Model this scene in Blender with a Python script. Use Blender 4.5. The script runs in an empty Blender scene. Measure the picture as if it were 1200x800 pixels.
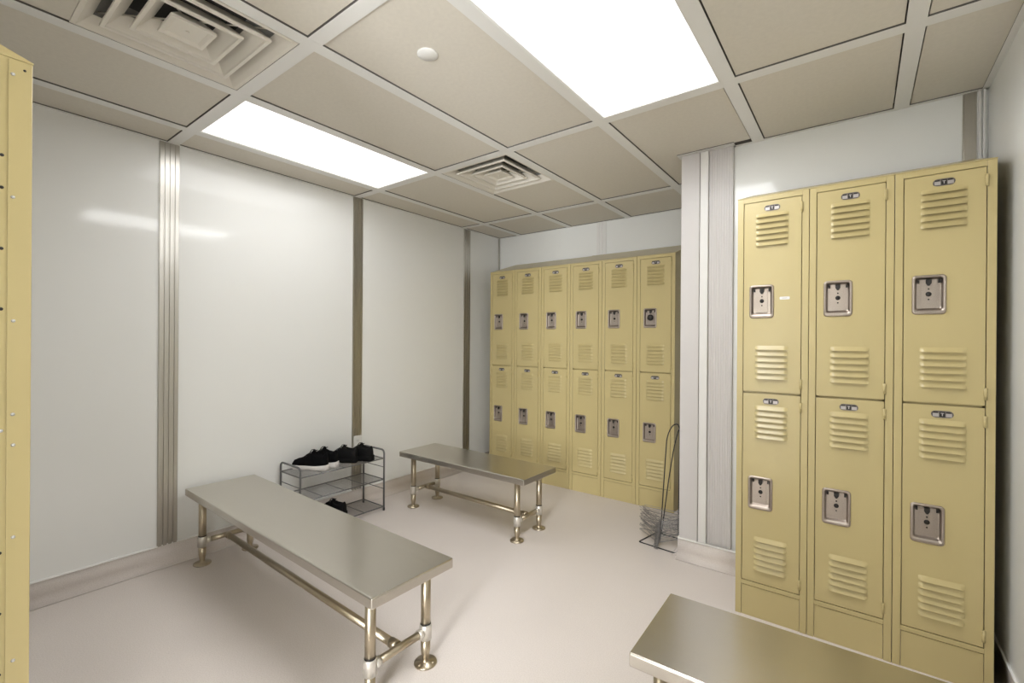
import bpy, bmesh, math, random
from mathutils import Vector, Matrix
random.seed(7)
PI = math.pi
scene = bpy.context.scene
COL = scene.collection

# ------------------------------------------------------------------ materials
def new_mat(name):
    m = bpy.data.materials.new(name); m.use_nodes = True
    return m, m.node_tree.nodes, m.node_tree.links, m.node_tree.nodes['Principled BSDF']

def plain(name, col, rough=.5, metal=0., spec=.5, coat=0., coat_r=.05, noise=0., nscale=40., bump=0., bscale=200.):
    m, N, L, b = new_mat(name)
    b.inputs['Base Color'].default_value = (*col, 1)
    b.inputs['Roughness'].default_value = rough
    b.inputs['Metallic'].default_value = metal
    b.inputs['Specular IOR Level'].default_value = spec
    b.inputs['Coat Weight'].default_value = coat
    b.inputs['Coat Roughness'].default_value = coat_r
    tc = N.new('ShaderNodeTexCoord')
    if noise:
        n = N.new('ShaderNodeTexNoise'); n.inputs['Scale'].default_value = nscale; n.inputs['Detail'].default_value = 4
        L.new(tc.outputs['Object'], n.inputs['Vector'])
        r = N.new('ShaderNodeValToRGB')
        r.color_ramp.elements[0].position = .3; r.color_ramp.elements[1].position = .7
        r.color_ramp.elements[0].color = (*[c * (1 - noise) for c in col], 1)
        r.color_ramp.elements[1].color = (*[min(1, c * (1 + noise)) for c in col], 1)
        L.new(n.outputs['Fac'], r.inputs['Fac']); L.new(r.outputs['Color'], b.inputs['Base Color'])
    if bump:
        n2 = N.new('ShaderNodeTexNoise'); n2.inputs['Scale'].default_value = bscale; n2.inputs['Detail'].default_value = 2
        L.new(tc.outputs['Object'], n2.inputs['Vector'])
        bp = N.new('ShaderNodeBump'); bp.inputs['Strength'].default_value = bump; bp.inputs['Distance'].default_value = .001
        L.new(n2.outputs['Fac'], bp.inputs['Height']); L.new(bp.outputs['Normal'], b.inputs['Normal'])
    return m

def brushed(name, col, rough=.32, stretch=(2, 60, 60), amt=.06, metal=1.):
    m, N, L, b = new_mat(name)
    b.inputs['Metallic'].default_value = metal
    tc = N.new('ShaderNodeTexCoord'); mp = N.new('ShaderNodeMapping'); mp.inputs['Scale'].default_value = stretch
    n = N.new('ShaderNodeTexNoise'); n.inputs['Scale'].default_value = 6; n.inputs['Detail'].default_value = 2
    L.new(tc.outputs['Object'], mp.inputs['Vector']); L.new(mp.outputs['Vector'], n.inputs['Vector'])
    r = N.new('ShaderNodeValToRGB')
    r.color_ramp.elements[0].position = .25; r.color_ramp.elements[1].position = .75
    r.color_ramp.elements[0].color = (*[c * (1 - amt) for c in col], 1)
    r.color_ramp.elements[1].color = (*[min(1, c * (1 + amt)) for c in col], 1)
    L.new(n.outputs['Fac'], r.inputs['Fac']); L.new(r.outputs['Color'], b.inputs['Base Color'])
    mr = N.new('ShaderNodeMapRange'); mr.inputs['To Min'].default_value = rough - .03; mr.inputs['To Max'].default_value = rough + .04
    n3 = N.new('ShaderNodeTexNoise'); n3.inputs['Scale'].default_value = 7; n3.inputs['Detail'].default_value = 5
    L.new(tc.outputs['Object'], n3.inputs['Vector'])
    L.new(n3.outputs['Fac'], mr.inputs['Value']); L.new(mr.outputs['Result'], b.inputs['Roughness'])
    return m

def emit(name, col, s):
    m, N, L, b = new_mat(name)
    b.inputs['Base Color'].default_value = (.8, .8, .8, 1)
    b.inputs['Roughness'].default_value = .4
    b.inputs['Emission Color'].default_value = (*col, 1)
    b.inputs['Emission Strength'].default_value = s
    return m

M = {}
M['wall'] = plain('wall_panel_gloss', (.86, .865, .845), .45, coat=.6, coat_r=.09, bump=.02, bscale=30)
M['tile'] = plain('ceiling_tile', (.67, .63, .55), .7, noise=.025, nscale=60, bump=.12, bscale=500)
M['tee'] = plain('ceiling_grid_white', (.78, .775, .745), .4)
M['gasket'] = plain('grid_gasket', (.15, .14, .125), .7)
M['void'] = plain('plenum_dark', (.03, .028, .025), .9)
M['alu'] = brushed('anodised_aluminium', (.52, .50, .46), .3, (60, 60, 1), .05)
M['alu_white'] = plain('white_batten', (.80, .79, .77), .35)
M['alu_grey'] = plain('grey_batten', (.65, .625, .615), .35)
M['cap'] = plain('cove_cap_strip', (.93, .92, .90), .35)
M['tan'] = plain('locker_tan_enamel', (.53, .435, .205), .38, coat=.3, coat_r=.2, bump=.05, bscale=700)
M['steel'] = brushed('stainless_brushed', (.60, .57, .515), .25, (.6, 9, 9), .02)
M['steel_tube'] = brushed('stainless_tube', (.48, .415, .31), .33, (70, 70, 1), .03)
M['steel_sleeve'] = plain('fitting_satin', (.72, .69, .63), .4, metal=.8)
M['pan'] = brushed('latch_stainless', (.42, .365, .32), .38, (50, 2, 50), .08)
M['pan_dark'] = plain('latch_black', (.012, .010, .009), .5)
M['plate'] = plain('plate_dark', (.16, .14, .13), .35, metal=.5)
M['plate_silver'] = plain('plate_silver', (.48, .45, .44), .4, metal=.6)
M['white'] = plain('white_plastic', (.80, .79, .76), .4)
M['vent'] = plain('vent_white_enamel', (.74, .70, .62), .4)
M['shaded_throat'] = plain('vent_shade_grey', (.22, .215, .20), .6)  # shade inside the vent, put into the colour
M['lens'] = emit('light_lens', (1, .965, .955), 1.0)
M['wire'] = plain('rack_grey_wire', (.20, .20, .205), .4, metal=.6)
M['mesh_wire'] = plain('rack_mesh_wire', (.33, .33, .33), .4, metal=.6)
M['black_wire'] = plain('black_wire', (.012, .012, .014), .4)
M['hanger'] = plain('hanger_wire', (.32, .31, .31), .3, metal=.9)
M['shoe'] = plain('black_knit', (.004, .004, .005), .9, spec=.15, bump=.4, bscale=600)
M['shoe2'] = plain('black_leather', (.005, .005, .0055), .75, spec=.2)
M['sole_white'] = plain('white_rubber', (.74, .71, .69), .6)
M['sole_black'] = plain('black_rubber', (.005, .005, .005), .8, spec=.2)
M['lace'] = plain('black_lace', (.008, .008, .009), .9, spec=.2)
M['rivet'] = plain('rivet_zinc', (.6, .6, .62), .3, metal=.9)

def floor_mat():
    m, N, L, b = new_mat('vinyl_floor')
    tc = N.new('ShaderNodeTexCoord')
    n = N.new('ShaderNodeTexNoise'); n.inputs['Scale'].default_value = 220; n.inputs['Detail'].default_value = 3
    r = N.new('ShaderNodeValToRGB')
    r.color_ramp.elements[0].position = .33; r.color_ramp.elements[1].position = .6
    r.color_ramp.elements[0].color = (.69, .625, .58, 1); r.color_ramp.elements[1].color = (.77, .705, .665, 1)
    n2 = N.new('ShaderNodeTexNoise'); n2.inputs['Scale'].default_value = 1.6; n2.inputs['Detail'].default_value = 3
    r2 = N.new('ShaderNodeValToRGB')
    r2.color_ramp.elements[0].position = .3; r2.color_ramp.elements[1].position = .7
    r2.color_ramp.elements[0].color = (.95, .95, .95, 1); r2.color_ramp.elements[1].color = (1, 1, 1, 1)
    mx = N.new('ShaderNodeMix'); mx.data_type = 'RGBA'; mx.blend_type = 'MULTIPLY'; mx.inputs['Factor'].default_value = 1
    for q in (n, n2): L.new(tc.outputs['Object'], q.inputs['Vector'])
    L.new(n.outputs['Fac'], r.inputs['Fac']); L.new(n2.outputs['Fac'], r2.inputs['Fac'])
    L.new(r.outputs['Color'], mx.inputs['A']); L.new(r2.outputs['Color'], mx.inputs['B'])
    L.new(mx.outputs['Result'], b.inputs['Base Color'])
    b.inputs['Roughness'].default_value = .42; b.inputs['Specular IOR Level'].default_value = .45
    return m
M['floor'] = floor_mat()

# ------------------------------------------------------------------ mesh helper
class MB:
    def __init__(s): s.v = []; s.f = []; s.m = []; s.s = []
    def add(s, verts, faces, m=0, smooth=False):
        o = len(s.v); s.v += [tuple(p) for p in verts]
        for f in faces: s.f.append([i + o for i in f]); s.m.append(m); s.s.append(smooth)
    def box(s, x0, x1, y0, y1, z0, z1, m=0):
        s.add([(x0,y0,z0),(x1,y0,z0),(x1,y1,z0),(x0,y1,z0),(x0,y0,z1),(x1,y0,z1),(x1,y1,z1),(x0,y1,z1)],
              [(0,3,2,1),(4,5,6,7),(0,1,5,4),(1,2,6,5),(2,3,7,6),(3,0,4,7)], m)
    def prism(s, poly, axis, a, b, m=0):       # poly: list of 2-D points, extruded along axis from a to b
        n = len(poly)
        def P(u, v, w): return {'x': (w, u, v), 'y': (u, w, v), 'z': (u, v, w)}[axis]
        s.add([P(u, v, a) for u, v in poly] + [P(u, v, b) for u, v in poly],
              [tuple(range(n))[::-1], tuple(range(n, 2*n))] + [(i, (i+1) % n, n+(i+1) % n, n+i) for i in range(n)], m)
    def tube(s, pts, r, seg=8, m=0, closed=False):
        pts = [Vector(p) for p in pts]; n = len(pts); V = []
        up = None
        for i, p in enumerate(pts):
            if closed: t = (pts[(i+1) % n] - pts[i-1]).normalized()
            elif i == 0: t = (pts[1]-pts[0]).normalized()
            elif i == n-1: t = (pts[-1]-pts[-2]).normalized()
            else: t = ((pts[i+1]-p).normalized() + (p-pts[i-1]).normalized()).normalized()
            if up is None:
                up = Vector((0,0,1)) if abs(t.z) < .9 else Vector((1,0,0))
            a = t.cross(up)
            if a.length < 1e-6: a = t.orthogonal()
            a.normalize(); b = a.cross(t).normalized(); up = b
            rr = r[i] if isinstance(r, (list, tuple)) else r
            for k in range(seg):
                q = 2*PI*k/seg; V.append(p + a*rr*math.cos(q) + b*rr*math.sin(q))
        F = []
        for i in range(n if closed else n-1):
            j = (i+1) % n
            for k in range(seg):
                F.append((i*seg+k, i*seg+(k+1) % seg, j*seg+(k+1) % seg, j*seg+k))
        s.add(V, F, m, True)
        if not closed:
            o = len(s.v) - len(V)
            s.f.append([o+k for k in range(seg)][::-1]); s.m.append(m); s.s.append(False)
            s.f.append([o+(n-1)*seg+k for k in range(seg)]); s.m.append(m); s.s.append(False)
    def lathe(s, prof, c=(0,0,0), axis='z', seg=24, m=0, smooth=True):   # prof: (r, h)
        V = []
        for r, h in prof:
            for k in range(seg):
                q = 2*PI*k/seg; u, v = r*math.cos(q), r*math.sin(q)
                V.append({'z': (c[0]+u, c[1]+v, c[2]+h), 'y': (c[0]+u, c[1]+h, c[2]+v), 'x': (c[0]+h, c[1]+u, c[2]+v)}[axis])
        F = []
        for i in range(len(prof)-1):
            for k in range(seg):
                F.append((i*seg+k, i*seg+(k+1) % seg, (i+1)*seg+(k+1) % seg, (i+1)*seg+k))
        s.add(V, F, m, smooth)
        o = len(s.v) - len(V)
        for i, rev in ((0, True), (len(prof)-1, False)):
            if prof[i][0] > 1e-5:
                f = [o+i*seg+k for k in range(seg)]
                s.f.append(f[::-1] if rev else f); s.m.append(m); s.s.append(False)
    def loft(s, rings, m=0, smooth=True, caps=(True, True)):
        n = len(rings[0]); V = [p for r in rings for p in r]; F = []
        for i in range(len(rings)-1):
            for k in range(n):
                F.append((i*n+k, i*n+(k+1) % n, (i+1)*n+(k+1) % n, (i+1)*n+k))
        s.add(V, F, m, smooth)
        o = len(s.v) - len(V)
        if caps[0]: s.f.append([o+k for k in range(n)][::-1]); s.m.append(m); s.s.append(smooth)
        if caps[1]: s.f.append([o+(len(rings)-1)*n+k for k in range(n)]); s.m.append(m); s.s.append(smooth)
    def build(s, name, mats, parent=None, loc=(0,0,0), rz=0, bevel=0., merge=False, sharp=None, segs=2):
        me = bpy.data.meshes.new(name)
        me.from_pydata(s.v, [], s.f)
        for mm in (mats if isinstance(mats, (list, tuple)) else [mats]): me.materials.append(mm)
        for p, mi, sm in zip(me.polygons, s.m, s.s): p.material_index = mi; p.use_smooth = sm
        bm = bmesh.new(); bm.from_mesh(me)
        if merge: bmesh.ops.remove_doubles(bm, verts=bm.verts, dist=1e-5)
        bmesh.ops.recalc_face_normals(bm, faces=bm.faces)
        bm.to_mesh(me); bm.free()
        o = bpy.data.objects.new(name, me); COL.objects.link(o)
        o.location = loc; o.rotation_euler = (0, 0, rz)
        if parent: o.parent = parent
        if bevel:
            b = o.modifiers.new('bevel', 'BEVEL'); b.width = bevel; b.segments = segs; b.limit_method = 'ANGLE'
            b.angle_limit = math.radians(40); b.harden_normals = False
        return o

def tag(o, label=None, cat=None, group=None, kind=None):
    if label: o['label'] = label
    if cat: o['category'] = cat
    if group: o['group'] = group
    if kind: o['kind'] = kind
    return o
def thing(name, label, cat, loc=(0,0,0), rz=0, group=None):
    o = bpy.data.objects.new(name, None); COL.objects.link(o)
    o.empty_display_size = .1; o.location = loc; o.rotation_euler = (0, 0, rz)
    return tag(o, label, cat, group)
def kids(o): return [c for c in bpy.data.objects if c.parent == o]
def copy_tree(o, parent=None):
    c = o.copy(); COL.objects.link(c)
    if parent: c.parent = parent
    for ch in kids(o): copy_tree(ch, c)
    return c
def struct(o): o['kind'] = 'structure'; return o

FILL_WATTS = 125  # power of the added fill lamp behind the camera
# ------------------------------------------------------------------ room dimensions (metres, floor z = 0)
H = 2.426
XL, XR = -.285, 3.345
YB, YF, YR = 3.03, 1.95, -3.05
XS2 = 2.42  # edge of the added pier that cuts light to the right lockers
YS, XS = -1.18, 1.95            # stub wall behind the foreground locker; its end keeps fill light off it
XC = 2.03                       # corner of the projecting wall
T = .0285                       # half width of a ceiling tee
A = [0, .61, 1.22, 1.83, 2.44, 3.05]
B = [-2.44, -1.22, 0, 1.22, 2.44]

m = MB(); m.box(XL-.1, XR+.1, YR-.1, YB+.1, -.1, 0); struct(m.build('floor', M['floor']))
def wall(name, x0, x1, y0, y1):
    m = MB(); m.box(x0, x1, y0, y1, 0, H+.12); return struct(m.build(name, M['wall']))
wall('wall_left', XL-.1, XL, YS-.1, YB+.1)
wall('wall_back', XL, XC+.1, YB, YB+.1)
wall('wall_front', XC+.1, XR+.1, YF, YF+.1)
wall('wall_alcove', XC, XC+.1, YF-.005, YB)
wall('wall_right', XR, XR+.1, YR-.1, YF)
WX0, WX1, WZ0, WZ1 = 2.55, 3.25, .30, 1.80                     # made-up window opening behind the camera, added for fill light
m = MB()
for a in ((XS, WX0, 0, H+.12), (WX1, XR, 0, H+.12), (WX0, WX1, 0, WZ0), (WX0, WX1, WZ1, H+.12)): m.box(a[0], a[1], YR-.1, YR, a[2], a[3])
struct(m.build('wall_rear', M['wall']))
m = MB()
for a in ((WX0, WX0+.04, WZ0, WZ1), (WX1-.04, WX1, WZ0, WZ1), (WX0, WX1, WZ0, WZ0+.04), (WX0, WX1, WZ1-.04, WZ1), ((WX0+WX1)/2-.015, (WX0+WX1)/2+.015, WZ0, WZ1)):
    m.box(a[0], a[1], YR-.075, YR-.035, a[2], a[3])
struct(m.build('fill_window_1', M['white']))  # frame of the made-up window, out of view
l = bpy.data.lights.new('fill_area_lamp', 'AREA'); l.shape = 'RECTANGLE'; l.size = WX1-WX0; l.size_y = WZ1-WZ0  # fill lamp added to brighten the far lockers
l.energy = FILL_WATTS; l.color = (.95, .975, 1)
o = bpy.data.objects.new('fill_area_lamp', l); COL.objects.link(o)
o.location = ((WX0+WX1)/2, YR-.12, (WZ0+WZ1)/2); o.rotation_euler = (PI/2, 0, 0)
wall('wall_stub', XL, XS, YS-.1, YS)
wall('wall_light_block', XS2, XR, YS-.1, YS)  # unseen pier, added to keep the fill lamp off the right lockers
wall('wall_fill_passage', XS-.1, XS, YR, YS-.1)  # passage added out of view to let the fill light in

# ceiling: tiles set just above the grid, dark void over the gaps
def tile_cells():
    xs = [XL] + A + [XR]; ys = [YR] + B + [YB]
    cells = []
    for i in range(len(xs)-1):
        for j in range(len(ys)-1):
            x0 = xs[i] + (T if i else .016); x1 = xs[i+1] - (T if i < len(xs)-2 else .016)
            y0 = ys[j] + (T if j else .016); y1 = ys[j+1] - (T if j < len(ys)-2 else .016)
            cells.append((i, j, x0, x1, y0, y1))
    return cells
G = .0045
m = MB()
def tile(x0, x1, y0, y1): m.box(x0+G, x1-G, y0+G, y1-G, H+.006, H+.02, 0)
for i, j, x0, x1, y0, y1 in tile_cells():
    j -= 2                                                         # j = 0: the row just behind B = 0
    if (i, j) in ((1, 1), (4, 1), (5, -1)): continue               # lights
    if j < 0 and i < 3: continue
    if j < 0 and i == 3: x0 = XS+.016                                   # solid, behind the stub wall
    if (i, j) == (2, 0): tile(x0, x1, y0, -.579); continue         # beside the vents
    if (i, j) == (2, 2): tile(x0, x1, 1.801, y1); continue
    if j == 2 and i >= 5: tile(x0, x1, y0, YF-.012); continue
    if j == 2 and i == 4:                                          # cell cut by the corner of the projecting wall
        tile(x0, XC, y0, y1); tile(XC-2*G, x1, y0, 1.905-.004); continue
    if j == 3 and i >= 4:
        if i == 4: tile(x0, XC, y0, y1)
        continue
    tile(x0, x1, y0, y1)
m.box(XL, XR, YR, YB, H+.10, H+.11, 1)
struct(m.build('ceiling', [M['tile'], M['void']]))
m = MB()
for x in A:
    a, b, c, d = x-T, x+T, (YS if x < XS else YR), (YB if x < XC else YF)
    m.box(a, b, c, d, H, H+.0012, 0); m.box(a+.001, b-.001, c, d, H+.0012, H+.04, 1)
for y in B:
    a, b, c, d = (XL if y > YS-.1 else XS), (XC if y > YF else XR), y-T, y+T
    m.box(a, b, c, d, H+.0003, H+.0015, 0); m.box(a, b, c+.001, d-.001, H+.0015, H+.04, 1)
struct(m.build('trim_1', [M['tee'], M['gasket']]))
m = MB()
def angle_bar(x0, x1, y0, y1):
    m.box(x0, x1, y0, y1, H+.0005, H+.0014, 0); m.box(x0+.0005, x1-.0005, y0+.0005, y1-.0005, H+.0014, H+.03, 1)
angle_bar(XL, XL+.018, YS, YB); angle_bar(XL, XC, YB-.018, YB); angle_bar(XC, XR, YF-.022, YF)
angle_bar(XR-.022, XR, YR, YF); angle_bar(XL, XS, YS, YS+.018); angle_bar(XC-.018, XC, YF, YB); angle_bar(XC-.022, 2.325, 1.883, YF)
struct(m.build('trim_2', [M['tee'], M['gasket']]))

# wall battens
def batten(name, mat, side, a, b, base, depth=.008, ribs=3, z0=.115, z1=H):
    """ribbed cover strip; a..b runs along the wall, base is the wall face, side is the outward axis"""
    m = MB(); w = b-a
    prof = [(a, 0), (a, depth*.55)]
    n = ribs
    for k in range(n):
        u0 = a + w*(k+.08)/n; u1 = a + w*(k+.92)/n
        prof += [(u0, depth*.55), (u0+w*.02, depth), (u1-w*.02, depth), (u1, depth*.55)]
    prof += [(b, depth*.55), (b, 0)]
    if side == 'x': poly = [(base+d, u) for u, d in prof]
    elif side == '-x': poly = [(base-d, u) for u, d in prof]
    else: poly = [(u, base-d) for u, d in prof]
    m.prism(poly, 'z', z0, z1)
    return struct(m.build(name, mat))
batten('trim_3', M['alu'], 'x', -.064, .034, XL, ribs=4)
batten('trim_4', M['alu'], 'x', 1.191, 1.280, XL, ribs=4)
batten('trim_5', M['alu'], 'x', 2.458, 2.553, XL, ribs=3)
batten('trim_6', M['alu_white'], '-y', .901, 1.003, YB)
m = MB(); m.box(XL, XL+.012, YB-.016, YB, .115, H); struct(m.build('trim_7', M['alu']))
# corner of the projecting wall: smooth grey post, white strip, ribbed grey strip
m = MB(); m.box(XC, 2.136, 1.905, YF, .115, H); struct(m.build('trim_8', M['alu_grey'], bevel=.003))
m = MB(); m.box(2.138, 2.184, 1.909, YF, .115, H); struct(m.build('trim_9', M['alu_white'], bevel=.003))
m = MB(); m.box(2.186, 2.315, 1.925, YF, .115, H); struct(m.build('trim_10', M['alu_grey']))
batten('trim_11', M['alu_grey'], '-y', 2.190, 2.311, 1.926, depth=.0035, ribs=9)
batten('trim_12', M['alu'], '-y', 3.262, 3.308, YF, ribs=1)
m = MB(); m.box(3.313, 3.321, YF-.012, YF, .115, H); m.box(3.327, 3.334, YF-.018, YF, .115, H); struct(m.build('trim_13', M['alu_white']))

# coved vinyl base with a pale cap strip
def cove(name, p0, p1, inward, h=.113, r=.045):
    d = Vector(p1) - Vector(p0); L = d.length; d.normalize(); nrm = Vector(inward)
    prof = [(0, 0), (0, h), (.004, h)]
    for k in range(7):
        q = PI/2*k/6
        prof.append((.004 + r - r*math.cos(q), r - r*math.sin(q) + .0008))
    def ring(c): return [Vector(c) + nrm*u + Vector((0, 0, v)) for u, v in prof]
    m = MB(); m.loft([ring(p0), ring(p1)], 0, False)
    for f in range(len(m.f)-2): m.s[f] = True
    cap = [(0, h), (0, h+.008), (.007, h+.008), (.007, h)]
    m.loft([[Vector(c) + nrm*u + Vector((0, 0, v)) for u, v in cap] for c in (p0, p1)], 1, False)
    o = m.build(name, [M['floor'], M['cap']])
    return struct(o)
cove('baseboard_left', (XL, YS, 0), (XL, YB, 0), (1, 0, 0))
cove('baseboard_back', (XL, YB, 0), (XC, YB, 0), (0, -1, 0))
cove('baseboard_front', (XC-.006, 1.905, 0), (2.41, 1.905, 0), (0, -1, 0))
cove('baseboard_alcove', (XC, 1.905, 0), (XC, YB, 0), (-1, 0, 0))
cove('baseboard_right', (XR, YR, 0), (XR, YF, 0), (-1, 0, 0))
cove('baseboard_rear', (XS, YR, 0), (XR, YR, 0), (0, 1, 0))
cove('baseboard_stub', (XL, YS, 0), (XS, YS, 0), (0, 1, 0))
cove('baseboard_light_block', (XS2, YS, 0), (XR, YS, 0), (0, 1, 0))
cove('baseboard_fill_passage', (XS, YR, 0), (XS, YS, 0), (1, 0, 0))

# ------------------------------------------------------------------ ceiling fixtures
LENS = 1.0
SPREAD = 180
def ceiling_light(label, x0, x1, y0, y1, watts):
    cx, cy = (x0+x1)/2, (y0+y1)/2
    t = thing('ceiling_light', label, 'ceiling light', (cx, cy, H), 0, 'ceiling lights')
    hx, hy = (x1-x0)/2, (y1-y0)/2
    m = MB(); e = .007
    for a in ((-hx, hx, -hy, -hy+e), (-hx, hx, hy-e, hy), (-hx, -hx+e, -hy+e, hy-e), (hx-e, hx, -hy+e, hy-e)):
        m.box(*a, .001, .03)
    m.build('frame', M['tee'], t)
    m = MB(); m.box(-hx+e, hx-e, -hy+e, hy-e, .006, .010)
    m.build('lens', M['lens'], t)
    l = bpy.data.lights.new('troffer_lamp', 'AREA'); l.shape = 'RECTANGLE'; l.size = 2*hx-.03; l.size_y = 2*hy-.03
    l.energy = watts; l.color = (.96, .98, 1); l.spread = math.radians(SPREAD)
    o = bpy.data.objects.new('troffer_lamp', l); COL.objects.link(o); o.parent = t; o.location = (0, 0, .004)
    return t
ceiling_light('long bright rectangular ceiling light close to the left wall', A[0]+T, A[1]-T, 0+T, 1.22-T, 2.9)
ceiling_light('large bright rectangular ceiling light over the room centre, cut by the top edge', A[3]+T, A[4]-T, 0+T, 1.22-T, 14)
ceiling_light('unseen rectangular ceiling light added behind the camera as fill', A[4]+T, A[5]-T, -2.44+T, -1.22-T, 14)  # extra unseen light, added as fill

def ceiling_vent(label, cx, cy):
    t = thing('ceiling_vent', label, 'ceiling vent', (cx, cy, H), 0, 'square ceiling diffusers')
    def sq(h, z): return [(-h, -h, z), (h, -h, z), (h, h, z), (-h, h, z)]
    m = MB()                                                       # flat face with square opening, then its sloped throat
    m.loft([sq(.277, .012), sq(.277, .003), sq(.262, .003), sq(.246, .017), sq(.222, .042)], 0, False, (False, False))
    m.build('frame', M['vent'], t)
    m = MB(); m.loft([sq(.222, .042), sq(.218, .050), sq(.150, .085)], 0, False, (False, False))  # upper frame slope coloured dark grey to stand for its shade
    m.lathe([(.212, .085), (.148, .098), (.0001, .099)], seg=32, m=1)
    m.build('shaded_throat', [M['shaded_throat'], M['void']], t)
    for h, lip in ((.208, .010), (.138, .008)):
        m = MB()
        m.loft([sq(h-.058, .055), sq(h-.015, .008), sq(h-.013, .0005), sq(h, .0005), sq(h+.001, .008), sq(h-.05, .058)], 0, False, (False, False))
        m.build('vane', M['vent'], t, bevel=.001)
    m = MB(); m.loft([sq(.040, .045), sq(.072, .012), sq(.072, .003), sq(.062, .003), sq(.050, .010)], 0, False, (True, True))
    m.lathe([(.006, .010), (.006, .007), (.004, .006)], seg=12)
    m.build('centre_plate', M['vent'], t, bevel=.001)
    m = MB()
    for a in (PI/4, 3*PI/4):
        c, s_ = math.cos(a), math.sin(a)
        m.tube([(-.30*c, -.30*s_, .05), (.30*c, .30*s_, .05)], .003, 6)
    m.build('support_wire', M['steel_sleeve'], t)
    return t
ceiling_vent('large square ceiling vent at the top left corner of the photo', .9075, -.306)
ceiling_vent('smaller looking far ceiling vent, just right of the left light', .915, 1.528)

m = MB(); m.lathe([(.0405, .006), (.0405, .0015), (.039, .0002), (.0001, -.0006)], seg=32)
o = m.build('sprinkler_cover', M['white'], None, (1.53, .309, H))
tag(o, 'small round white disc cover on the ceiling tile between the lights', 'sprinkler cover')

# ------------------------------------------------------------------ lockers
W, D, LH = .3035, .38, 1.98
FW = .0275
DZ = (1.9555, 1.0570)           # door tops
DH = .8885
DW0, DW1 = -W/2+FW+.0030, W/2-FW-.0030
CX = -.043                      # latch cup centre
LV_U = [-.0745 - .0266*k for k in range(6)]
LV_L = [-.692 - .0274*k for k in range(6)]
def door_mesh():
    m = MB()
    holes = [(-.070, .070, z, z+.019) for z in LV_U + LV_L]
    holes.append((CX-.044, CX+.044, -.532, -.400))
    xs = sorted({DW0, DW1, -.070, .070, CX-.044, CX+.044})
    zs = sorted({0., -DH} | {v for h in holes for v in h[2:]})
    vid = {}; V = []; F = []
    def vv(x, z):
        if (x, z) not in vid: vid[(x, z)] = len(V); V.append((x, 0, z))
        return vid[(x, z)]
    for i in range(len(xs)-1):
        for j in range(len(zs)-1):
            cx, cz = (xs[i]+xs[i+1])/2, (zs[j]+zs[j+1])/2
            if any(h[0] < cx < h[1] and h[2] < cz < h[3] for h in holes): continue
            F.append((vv(xs[i], zs[j]), vv(xs[i+1], zs[j]), vv(xs[i+1], zs[j+1]), vv(xs[i], zs[j+1])))
    m.add(V, F, 0)
    # return flanges all round
    d = .016
    for (xa, za, xb, zb) in ((DW0, 0, DW1, 0), (DW1, 0, DW1, -DH), (DW1, -DH, DW0, -DH), (DW0, -DH, DW0, 0)):
        m.add([(xa, 0, za), (xb, 0, zb), (xb, d, zb), (xa, d, za)], [(0, 1, 2, 3)], 0)
    # pressed louvres: sheet bulges outward, open underneath
    for z in LV_U + LV_L:
        nx, nz = 16, 4; V = []; F = []
        for i in range(nx+1):
            u = i/nx; x = -.070 + .140*u
            e = min(u, 1-u)*.140/.012
            a = .0115*math.sin(min(1, e)*PI/2)
            for k in range(nz+1):
                tt = k/nz                                           # 0 top .. 1 bottom lip
                V.append((x, -a*tt**1.2, z+.019 - .019*tt))
        for i in range(nx):
            for k in range(nz):
                F.append((i*(nz+1)+k, i*(nz+1)+k+1, (i+1)*(nz+1)+k+1, (i+1)*(nz+1)+k))
        m.add(V, F, 0, True)
    return m
def rrect(hx, hz, r, y, cx=0, cz=0, n=5):
    P = []
    for sx, sz, q0 in ((1, 1, 0), (-1, 1, PI/2), (-1, -1, PI), (1, -1, 3*PI/2)):
        for k in range(n+1):
            q = q0 + PI/2*k/n
            P.append((cx+sx*(hx-r)+r*math.cos(q), y, cz+sz*(hz-r)+r*math.sin(q)))
    return P
def cup_meshes():
    pan = MB()
    c = (CX, -.467)
    rings = [rrect(.053, .0775, .014, .0005, *c), rrect(.053, .0775, .014, -.0022, *c), rrect(.050, .0745, .012, -.0060, *c),
             rrect(.0440, .066, .010, -.0052, c[0], c[1]+.003), rrect(.0415, .062, .008, .001, c[0], c[1]+.004),
             rrect(.040, .060, .007, .012, c[0], c[1]+.004), rrect(.036, .056, .006, .0145, c[0], c[1]+.004)]
    pan.loft(rings, 0, True, (False, True))
    pan.s[-1] = False
    lp = MB()                                                      # raised lock plate with screw holes and spindle hole
    z0 = c[1]+.004
    lp.prism([(c[0]-.024, z0-.054), (c[0]+.024, z0-.054), (c[0]+.024, z0+.050), (c[0]-.024, z0+.050)], 'y', .0105, .0142, 0)
    for dz, r in ((.019, .0030), (-.001, .0095), (-.022, .0030)):
        lp.lathe([(r, 0), (r, -.0005), (.0001, -.0006)], (c[0], .0106, z0+dz), 'y', 16, 1)
    tb = []                                                        # finger tab and two latch slots at the top of the pocket
    q = MB(); q.prism([(c[0]-.009, z0+.056), (c[0]-.009, z0+.042), (c[0]-.003, z0+.032), (c[0]+.003, z0+.032), (c[0]+.009, z0+.042), (c[0]+.009, z0+.056)], 'y', .0035, .0135, 0)
    tb.append(('finger_tab', q))
    for sg in (-1, 1):
        q = MB(); a, b = sorted((c[0]+sg*.0355, c[0]+sg*.0285)); q.box(a, b, .0085, .0142, z0+.042, z0+.0555, 0)
        tb.append(('latch_slot', q))
    return pan, lp, tb
def stadium(hx, hz, cx, cz, n=6):
    P = []
    for sx, q0 in ((1, -PI/2), (-1, PI/2)):
        for k in range(n+1):
            q = q0 + PI*k/n; P.append((cx+sx*(hx-hz)+hz*math.cos(q), cz+hz*math.sin(q)))
    return P
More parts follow.
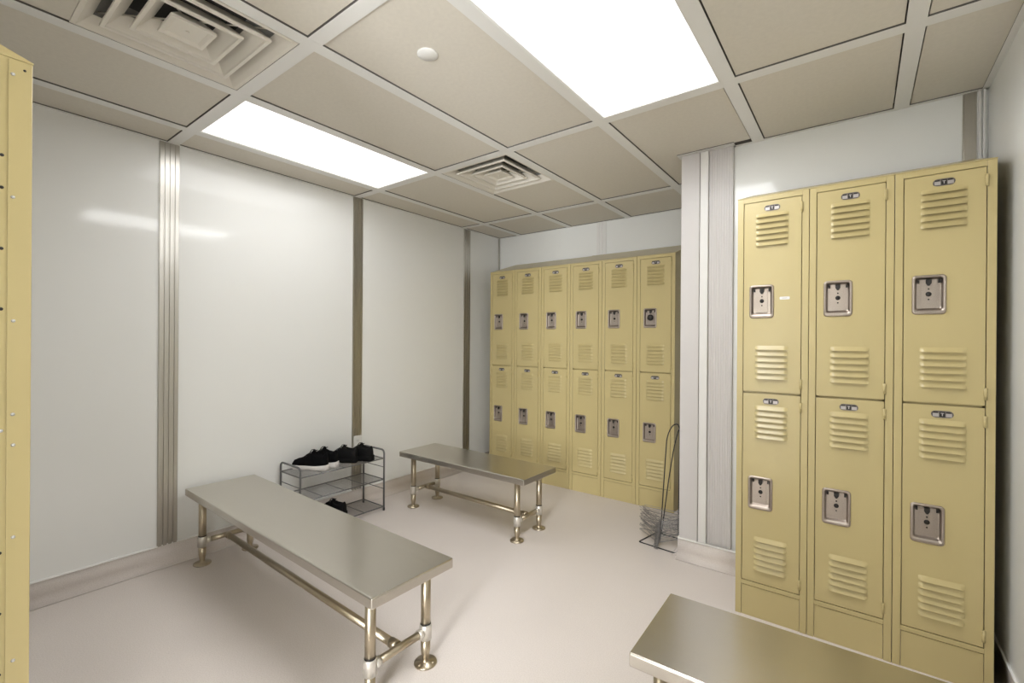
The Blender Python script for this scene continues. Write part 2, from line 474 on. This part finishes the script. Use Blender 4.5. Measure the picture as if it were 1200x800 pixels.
def number_plate_mesh():
    m = MB(); cz = -.0335
    m.prism(stadium(.034, .0135, 0, cz), 'y', -.0022, .0002, 0)
    for a, b in ((-.0285, -.0105), (.0105, .0285)):
        m.box(a, b, -.0034, -.0020, cz-.0095, cz+.0035, 1)
        m.box(a+.001, b-.003, -.0030, -.0020, cz+.005, cz+.0095, 2)
    m.box(-.008, .008, -.0030, -.0020, cz-.010, cz+.010, 2)
    m.box(-.0015, .0018, -.0036, -.0028, cz-.006, cz+.004, 1); m.box(-.005, .005, -.0036, -.0028, cz+.003, cz+.0055, 1)
    return m
door_me = door_mesh(); pan_me, lp_me, tb_me = cup_meshes()
def make_locker():
    t = thing('locker', 'locker', 'locker', (0, 0, 0), 0)
    m = MB(); s = .0012; x0, x1 = -W/2+.0012, W/2-.0012
    m.box(x0, x0+s, .004, D, 0, LH); m.box(x1-s, x1, .004, D, 0, LH)
    m.box(x0, x1, D-s, D, 0, LH); m.box(x0, x1, .004, D, LH-.002, LH-.0005)
    for z in (.160, 1.057): m.box(x0, x1, .02, D, z, z+.004)
    m.build('body', M['tan'], t)
    m = MB()
    for sgn in (-1, 1):                                            # upright members, folded sheet down to the floor
        a, b = sorted((sgn*(W/2-.0008), sgn*(W/2-FW)))
        m.box(a, b, 0, .030, 0, LH)
    i0, i1 = -W/2+FW, W/2-FW
    m.box(i0, i1, 0, .030, 1.9585, LH)
    m.box(i0, i1, 0, .030, .145, .1645)
    m.box(i0, i1, .018, .030, 1.048, 1.076)
    for a, b in ((i0, i0+.010), (i1-.010, i1)): m.box(a, b, .018, .030, .1645, 1.9585)
    m.build('frame', M['tan'], t, bevel=.0012)
    m = MB(); m.box(i0+.0015, i1-.0015, .0035, .008, 0, .1420)
    m.build('kick_plate', M['tan'], t)
    for k, zt in enumerate(DZ):
        d = door_me.build('door', M['tan'], t, (0, .0005, zt), merge=True)
        p = pan_me.build('latch_cup', M['pan'], d); p['label'] = 'recessed stainless latch cup'
        lp_me.build('lock_plate', [M['pan'], M['pan_dark']], d)
        for nm, q in tb_me: q.build(nm, M['pan_dark'], d)
        n = number_plate_mesh().build('number_plate', [M['plate'], M['plate_silver'], M['pan_dark']], d)
        n['label'] = 'small dark number plate with silver blocks'
        for z in (-.050, -.845):
            h = MB(); h.tube([(DW1+.0012, -.0035, z-.022), (DW1+.0012, -.0035, z+.022)], .0055, 10)
            h.box(DW1-.006, DW1+.010, -.0012, .0005, z-.021, z+.021)
            h.build('hinge', M['tan'], d)
    return t
proto = make_locker()
def place_locker(first, loc, rz, label, group, sc=(1, 1, 1)):
    o = proto if first else copy_tree(proto)
    o.location = loc; o.rotation_euler = (0, 0, rz); o.scale = sc
    o['label'] = label; o['group'] = group
    return o
gb = 'tan lockers along the back wall'
back_labels = ['leftmost of the six far tan lockers, beside the left wall',
               'second from left of the six far tan lockers, behind the far bench',
               'third from left of the six far tan lockers, left of the sloped top joint',
               'third from right of the six far tan lockers, right of the sloped top joint',
               'second from right of the six far tan lockers, shiny lower vents on its upper door',
               'rightmost of the six far tan lockers, round dark lock in its upper latch']
BX0, BP = -.052, .3050
backs = []
for k in range(6):
    backs.append(place_locker(k == 0, (BX0+BP*(k+.5), 2.60, 0), 0, back_labels[k], gb))
rights = []
for k, lab in enumerate(('near tan locker with a white sticker beside its upper latch, left of three',
                         'middle of the three near tan lockers on the right',
                         'near tan locker at the right end, beside the right wall')):
    rights.append(place_locker(False, (2.423+.2930*(k+.5), 1.500, 0), 0, lab, 'three near tan lockers on the right', (.963, .96, 1.004)))
fore = place_locker(False, (1.25-W/2, -.743, 0), PI, 'tan locker at the left edge of the photo, seen from its riveted side', 'locker in the left foreground')

def find(root, name, nth=0):
    c = sorted([k for k in kids(root) if k.name.split('.')[0] == name], key=lambda q: -q.location.z)
    return c[nth]
# round combination lock on the rightmost far locker, sticker on the left near locker
d = find(backs[5], 'door')
m = MB(); m.lathe([(.024, .004), (.024, -.006), (.020, -.014), (.012, -.018), (.0001, -.019)], (CX+.002, 0, -.463), 'y', 20)
q = m.build('combination_lock', M['pan_dark'], d); q['label'] = 'round dark lock set in the latch cup'
d = find(rights[0], 'door')
m = MB(); m.prism(rrect2 := [(p[0], p[2]) for p in rrect(.021, .0065, .004, 0, .055, -.455)], 'y', -.0008, -.0001, 0)
m.box(.045, .065, -.0011, -.0007, -.4562, -.4538, 1)
q = m.build('sticker', [M['white'], M['plate_silver']], d); q['label'] = 'small white sticker with a grey line of print'

# sloped tops
def sloped_top(label, x0, x1, yf, yb, z, rise, rz=0, lift=0.):
    t = bpy.data.objects.new('x', None); bpy.data.objects.remove(t)
    m = MB()
    xs = (x0, x1)
    m.prism([(yf, z+.0005+lift), (yf, z+.004+lift), (yb, z+rise+lift), (yb, z+.0005+lift)], 'x', x0, x1)
    o = m.build('sloped_top', M['tan'], None, bevel=.001)
    tag(o, label, 'locker top', 'sloped sheet metal tops of the lockers')
    # origin at the front edge
    c = Vector(((x0+x1)/2, yf, z)); o.data.transform(Matrix.Translation(-c)); o.location = c
    return o
sloped_top('sloped tan metal top over the left three far lockers', BX0, BX0+3*BP-.001, 2.598, 3.018, LH, .135)
sloped_top('sloped tan metal top over the right three far lockers', BX0+3*BP+.001, BX0+6*BP, 2.598, 3.018, LH, .139)
sloped_top('low sloped tan metal top over the three near right lockers', 2.423, 2.423+.2930*3, 1.499, 1.90, LH*1.004, .126)
sloped_top('sloped tan metal top over the left foreground locker', 1.25-W, 1.25, -1.123, -.741, LH, .14).data.transform(Matrix.Identity(4))
# the foreground top rises towards the rear: mirror it about its middle
o = [q for q in bpy.data.objects if q.name.startswith('sloped_top')][-1]
o.location.y = -.741; o.data.transform(Matrix.Rotation(PI, 4, 'Z'))

# side detail of the foreground locker: folded front flange, rivets and punched holes (locker-local: x -> -world x)
m = MB(); xs = -W/2
m.box(xs-.0022, xs+.0005, .001, .0415, 0.0, LH-.004)
m.build('side_flange', M['tan'], fore, bevel=.0008)
m = MB()
for z, y in ((1.941, .034), (1.642, .033), (1.341, .031), (1.113, .031), (1.038, .030), (.813, .029), (.511, .028)):
    m.lathe([(.0042, .0005), (.0040, -.0012), (.0025, -.0030), (.0001, -.0034)], (xs-.0020, y, z), 'x', 12)
m.lathe([(.0042, .0005), (.0040, -.0012), (.0025, -.0030), (.0001, -.0034)], (xs+.0005, .050, 1.075), 'x', 12)
m.build('rivet', M['rivet'], fore)
m = MB()
for z in (1.740, 1.662, 1.515, 1.369, .780, .633, .486):
    m.lathe([(.0040, 0), (.0038, -.0006), (.0001, -.0007)], (xs+.0012, .051, z), 'x', 12)
m.lathe([(.0030, 0), (.0028, -.0006), (.0001, -.0007)], (xs-.0022, .014, 1.958), 'x', 12)
m.build('punched_hole', M['pan_dark'], fore)

# ------------------------------------------------------------------ benches
def bench(label, cx, cy, rz, L, Wd, lx, ly, zt=.43):
    t = thing('bench', label, 'bench', (cx, cy, 0), rz, 'stainless steel benches')
    m = MB(); h = .040
    m.box(-L/2, L/2, -Wd/2, Wd/2, zt-h, zt)
    m.build('seat_top', M['steel'], t, bevel=.005, segs=3)
    zr = .130
    for sx in (-1, 1):
        for sy in (-1, 1):
            x, y = sx*lx, sy*ly
            m = MB(); m.lathe([(.0195, .10), (.0195, zt-h+.001)], (x, y, 0), seg=24)
            lg = m.build('leg', M['steel_tube'], t)
            m = MB(); m.lathe([(.019, zr+.030), (.0225, zr+.0298), (.0238, zr+.027), (.0238, zr-.030), (.019, zr-.031)], (x, y, 0), seg=24)
            m.lathe([(.021, 0), (.021, .030)], (0, 0, 0), 'z', 4) if False else None
            m.tube([(x, y-sy*.018, zr), (x, y-sy*.040, zr)], .0185, 18)
            m.build('collar', M['steel_sleeve'], lg)
            m = MB(); m.lathe([(.0205, zr+.0302), (.0205, zr+.0345), (.019, zr+.035)], (x, y, 0), seg=24); m.build('gasket', M['pan_dark'], lg)
            m = MB(); m.lathe([(.044, 0), (.046, .003), (.045, .007), (.017, .010), (.0125, .015), (.0130, .022), (.0180, .050), (.0190, .056), (.0190, .102)], (x, y, 0), seg=28)
            for q in range(3):
                a = q*2*PI/3+.5
                m.lathe([(.006, .007), (.006, .0105), (.003, .0115)], (x+.032*math.cos(a), y+.032*math.sin(a), 0), seg=8)
            m.build('foot', M['steel_tube'], lg)
        m = MB(); m.tube([(sx*lx, -ly+.02, zr), (sx*lx, ly-.02, zr)], .0150, 18); m.build('end_rail', M['steel_tube'], t)
    m = MB(); m.tube([(-lx+.012, 0, zr), (lx-.012, 0, zr)], .0160, 18)
    for sx in (-1, 1): m.tube([(sx*(lx-.014), 0, zr), (sx*(lx-.05), 0, zr)], .0195, 18)
    m.build('stretcher', M['steel_tube'], t)
    return t
bench('longest steel bench, at lower left in front of the shoe rack', .690, .225, -.020, 1.82, .382, .817, .130)
bench('farther steel bench standing before the far lockers', .620, 1.606, 0, 1.205, .384, .505, .128)
bench('steel bench cut by the bottom edge, before the near right lockers', 2.838, .496, .022, .91, .382, .385, .130)

# ------------------------------------------------------------------ shoe rack
X0, X1, Y0, Y1 = -.258, 0., .624, 1.285
t = thing('shoe_rack', 'grey wire three-tier shoe rack against the left wall behind the long bench', 'shoe rack', ((X0+X1)/2, (Y0+Y1)/2, 0))
ox, oy = (X0+X1)/2, (Y0+Y1)/2
hx, hy = (X1-X0)/2, (Y1-Y0)/2
def arc(c, r, q0, q1, n, f): return [f(c[0]+r*math.cos(q0+(q1-q0)*k/n), c[1]+r*math.sin(q0+(q1-q0)*k/n)) for k in range(n+1)]
for sy in (-1, 1):
    y = sy*hy; zt = .462; r = .030
    f = lambda u, v: (u, y, v)
    pts = [(-hx, y, .012)] + arc((-hx+r, zt-r), r, PI, PI/2, 6, f) + arc((hx-r, zt-r), r, PI/2, 0, 6, f) + [(hx, y, .012)]
    m = MB(); m.tube(pts, .0068, 10); e = m.build('end_frame', M['wire'], t)
    m = MB()
    for z in (.330, .165): m.tube([(-hx, y, z), (hx, y, z)], .0028, 8)
    m.build('cross_rod', M['wire'], e)
    for sx in (-1, 1):
        m = MB(); m.lathe([(.0085, 0), (.0085, .020), (.007, .022)], (sx*hx, y, 0), seg=14); m.build('rubber_foot', M['black_wire'], e)
for z in (.398, .238, .030):
    m = MB()
    for x in (-hx, hx): m.tube([(x, -hy, z), (x, hy, z)], .0045, 8)
    for y in (-hy+.001, hy-.001): m.tube([(-hx, y, z), (hx, y, z)], .0040, 8)
    for y in (-hy/2, 0, hy/2): m.tube([(-hx, y, z-.003), (hx, y, z-.003)], .0028, 6)
    s_ = m.build('shelf', M['wire'], t)
    m = MB()
    n = 22
    for k in range(1, n):
        x = -hx + 2*hx*k/n; m.tube([(x, -hy, z), (x, hy, z)], .0011, 5)
    m.build('wire_mesh', M['mesh_wire'], s_)

# ------------------------------------------------------------------ shoes
def interp(tab, u):
    for (a, va), (b, vb) in zip(tab, tab[1:]):
        if u <= b:
            q = (u-a)/(b-a) if b > a else 0; q = q*q*(3-2*q)
            return va + (vb-va)*q
    return tab[-1][1]
def make_shoe(name, L, mats, hi=.112, bulk=1., chunky=False):
    WT = [(0, .020), (.04, .029), (.15, .035), (.35, .036), (.55, .042), (.72, .048), (.86, .043), (.95, .030), (1, .010)]
    ZT = [(0, hi*.78), (.06, hi*.90), (.14, hi*.86), (.26, hi*.90), (.36, hi*1.0), (.50, hi*.76), (.66, hi*.60), (.82, hi*.52), (.93, hi*.44), (1, hi*.26)]
    zs = .026
    t = thing(name, 'shoe', 'shoe')
    N = 24; rings = []; S = 30
    for i in range(S+1):
        u = i/S; x = L*u; w = interp(WT, u)*bulk; zt = interp(ZT, u)
        op = max(0, min(1, (u-.05)/.05))*max(0, min(1, (.36-u)/.06))     # ankle opening
        skew = -.010*math.sin(PI*max(0, u-.4)/.6)
        R = []
        for k in range(N):
            q = 2*PI*k/N; c, s_ = math.cos(q), math.sin(q)
            y = w*math.copysign(abs(c)**.75, c)
            if s_ >= 0:
                nar = 1 - .38*s_**1.2*(1 if u < .5 else .6)
                z = zs + (zt-zs)*abs(s_)**.62
                y *= nar if op < .5 else (1-.10*s_)
                z -= op*.045*max(0, (s_-.72)/.28)
            else: z = zs - .010*abs(s_)
            R.append((x, y+skew, z))
        rings.append(R)
    m = MB(); m.loft(rings, 0, True); m.build('upper', mats[0], t)
    m = MB(); rings = []
    for i in range(S+1):
        u = i/S; x = -.004 + (L+.008)*u; w = interp(WT, u)*bulk + .005
        skew = -.010*math.sin(PI*max(0, u-.4)/.6)
        top = .030 + (.008 if u < .3 else 0)*(1-u/.3) + (.012*bulk-.010 if chunky else 0)
        bot = .014*max(0, (u-.8)/.2)**2 + (.003 if .42 < u < .55 else 0)
        R = [(x, w*.94+skew, bot), (x, w+skew, bot+.006), (x, w+skew, top-.003), (x, w*.93+skew, top), (x, -w*.93+skew, top), (x, -w+skew, top-.003), (x, -w+skew, bot+.006), (x, -w*.94+skew, bot)]
        rings.append(R)
    m.loft(rings, 0, True); m.build('sole', mats[1], t)
    m = MB()
    for k in range(5):
        u = .40 + .055*k; x = L*u; z = interp(ZT, u) - .001; w = .020
        sk = -.010*math.sin(PI*max(0, u-.4)/.6)
        m.tube([(x, -w+sk, z-.010), (x+.004, -w*.4+sk, z+.002), (x+.008, w*.4+sk, z+.002), (x+.012, w+sk, z-.010)], .0028, 6)
    m.build('laces', M['lace'], t)
    m = MB()
    tg = []
    for k in range(5):
        q = k/4; x = L*(.40-.08*q); z = hi*(.90+.04*q)
        tg.append([(x-.003, .018, z-.004), (x-.003, -.018, z-.004), (x+.003, -.018, z), (x+.003, .018, z)])
    m.loft(tg, 0, True); m.build('tongue', mats[0], t)
    return t
def put(o, x, y, z, yaw, label, group):
    o.location = (x, y, z); o.rotation_euler = (0, 0, yaw); o['label'] = label; o['group'] = group
ZS = .3985+.0045
def put(o, heel, z, yaw, label, group):                            # origin of a shoe is its heel
    o.location = (heel[0], heel[1], z); o.rotation_euler = (0, 0, yaw); o['label'] = label; o['group'] = group
s1 = make_shoe('sneaker', .262, (M['shoe'], M['sole_white']), .142, .80)
s1b = copy_tree(s1)
put(s1, (-.022, .828), ZS, PI+.50, 'black sneaker with white sole, nearer of the white-soled pair', 'white-soled sneakers on the top shelf')
put(s1b, (-.046, .915), ZS, PI+.44, 'black sneaker with white sole, behind its twin on the top shelf', 'white-soled sneakers on the top shelf')
s2 = make_shoe('black_shoe', .250, (M['shoe2'], M['sole_black']), .130, .95, True)
s2b = copy_tree(s2)
put(s2, (.006, 1.172), ZS, PI+.34, 'all black chunky shoe at the right end of the top rack shelf', 'all black shoes on the top shelf')
put(s2b, (-.050, 1.080), ZS, PI+.62, 'all black chunky shoe on the top rack shelf, next to the white-soled pair', 'all black shoes on the top shelf')
s3 = copy_tree(s2); s3b = copy_tree(s2)
put(s3, (-.030, .975), .0345, PI+.50, 'all black shoe on the lowest rack shelf, its heel in view', 'black shoes on the lowest shelf')
put(s3b, (-.030, .862), .0345, PI+.50, 'all black shoe on the lowest rack shelf, mostly hidden behind the long bench', 'black shoes on the lowest shelf')

# ------------------------------------------------------------------ outlet on the batten
t = thing('wall_outlet', 'white electrical outlet on the metal batten above the shoe rack', 'outlet', (XL+.0075, 1.238, .485))
m = MB(); m.prism([(p[0], p[2]) for p in rrect(.0355, .0575, .006, 0)], 'x', 0, .006); m.build('cover_plate', M['white'], t, bevel=.0015)
m = MB()
for dz in (-.0195, .0195):
    m.prism([(p[0], p[2]) for p in rrect(.0165, .0140, .010, 0, 0, dz)], 'x', .0055, .0078, 0)
    for dy in (-.006, .006): m.box(.0076, .0081, dy-.0012, dy+.0012, dz-.001, dz+.007, 1)
    m.lathe([(.0022, 0), (.0022, .0004)], (.0076, 0, dz-.007), 'x', 10, 1)
m.build('receptacle', [M['white'], M['pan_dark']], t)

# ------------------------------------------------------------------ hanger stand with wire hangers
SX, SY = 1.885, 2.045
t = thing('hanger_stand', 'black wire floor stand holding wire hangers, beside the far lockers', 'hanger stand', (SX, SY, 0))
def loc(p): return (p[0]-SX, p[1]-SY, p[2])
def chain(P, r, n=4):                                              # round the corners of a polyline
    out = [Vector(P[0])]
    for a, b, c in zip(P, P[1:], P[2:]):
        a, b, c = Vector(a), Vector(b), Vector(c)
        d0 = min(r, (a-b).length*.45); d1 = min(r, (c-b).length*.45)
        p0 = b+(a-b).normalized()*d0; p1 = b+(c-b).normalized()*d1
        for k in range(n+1):
            q = k/n; out.append(p0*(1-q)**2 + b*2*q*(1-q) + p1*q*q)
    out.append(Vector(P[-1])); return out
RW = .0036
m = MB(); z = RW+.0005
m.tube([loc(p) for p in chain([(1.80, 2.16, z), (1.760, 1.952, z), (2.005, 1.930, z), (2.000, 2.16, z)], .012)], RW, 8)
m.tube([loc((1.80, 2.16, z)), loc((2.000, 2.16, z))], RW, 8)
m.build('base', M['black_wire'], t)
m = MB()
m.tube([loc(p) for p in chain([(1.850, 2.155, z), (1.852, 2.10, .06), (1.888, 2.10, .68), (1.925, 2.10, .762), (1.968, 2.10, .772), (1.972, 2.10, .68), (1.966, 2.10, .06), (1.96, 2.155, z)], .05, 5)], RW, 8)
m.build('upright', M['black_wire'], t)
m = MB()
m.tube([loc(p) for p in chain([(1.880, 1.945, z), (1.880, 2.035, .06), (1.905, 2.085, .39), (1.936, 2.098, .62), (1.972, 2.104, .770), (2.006, 2.14, .62), (2.00, 2.157, z)], .06, 5)], RW, 8)
m.build('upright', M['black_wire'], t)
# one hanger, apex (hook and twisted neck) at its local -y, shoulders running back
def hanger_mesh():
    m = MB(); r = .00135
    hw, dp = .155, .105
    P = chain([(0, .012, 0), (-.012, .016, 0), (-hw, dp, 0), (hw, dp, 0), (.012, .016, 0), (0, .012, 0)], .012, 3)
    m.tube(P, r, 5)
    hk = [(0, .020, 0), (0, -.008, .001)]
    for k in range(9):
        q = -PI/2 - PI*1.25*k/8
        hk.append((.016*math.cos(q)+0, -.024+.016+(-.016)+.016*math.sin(q)*-1 - .0, .001))
    m.tube(hk[:2] + [(x, y-.006, zz) for x, y, zz in hk[2:]], r*1.2, 5)
    for k in range(5):                                             # twisted neck
        m.lathe([(.0030, -.002), (.0034, 0), (.0030, .002)], (0, -.004+.005*k, 0), 'y', 6)
    return m
hp = hanger_mesh().build('wire_hanger', M['hanger'])
for k in range(33):
    o = hp if k == 0 else hp.copy()
    if k: COL.objects.link(o)
    o.location = (1.884+random.uniform(-.005, .005), 1.968+random.uniform(-.006, .006)+.0010*k, .018+.0043*k)
    o.rotation_euler = (random.uniform(-.06, .08)+.34+.004*k, random.uniform(-.06, .06), random.uniform(-.13, .13)+.05)
    tag(o, 'thin grey wire hanger stacked low on the black floor stand', 'hanger', 'wire hangers on the floor stand')

# ------------------------------------------------------------------ camera (solved from the ceiling grid)
cam = bpy.data.cameras.new('camera'); co = bpy.data.objects.new('camera', cam); COL.objects.link(co)
cam.sensor_fit = 'HORIZONTAL'; cam.sensor_width = 36; cam.lens = 538.87/1200*36; cam.clip_start = .02
yaw, pit, rol = .6479, -.0007, .0070
f = Vector((-math.sin(yaw)*math.cos(pit), math.cos(yaw)*math.cos(pit), math.sin(pit)))
r = Vector((math.cos(yaw), math.sin(yaw), 0)); u = r.cross(f)
r2 = r*math.cos(rol)+u*math.sin(rol); u2 = -r*math.sin(rol)+u*math.cos(rol)
mt = Matrix((r2, u2, -f)).transposed().to_4x4(); mt.translation = (2.8992, -.9339, 1.30)
co.matrix_world = mt
scene.camera = co

w = bpy.data.worlds.new('world'); scene.world = w; w.use_nodes = True
w.node_tree.nodes['Background'].inputs['Color'].default_value = (.5, .5, .5, 1)
w.node_tree.nodes['Background'].inputs['Strength'].default_value = .2
vs = scene.view_settings
vs.view_transform = 'Standard'; vs.look = 'None'; vs.gamma = 1; vs.use_curve_mapping = False; vs.exposure = 0.7
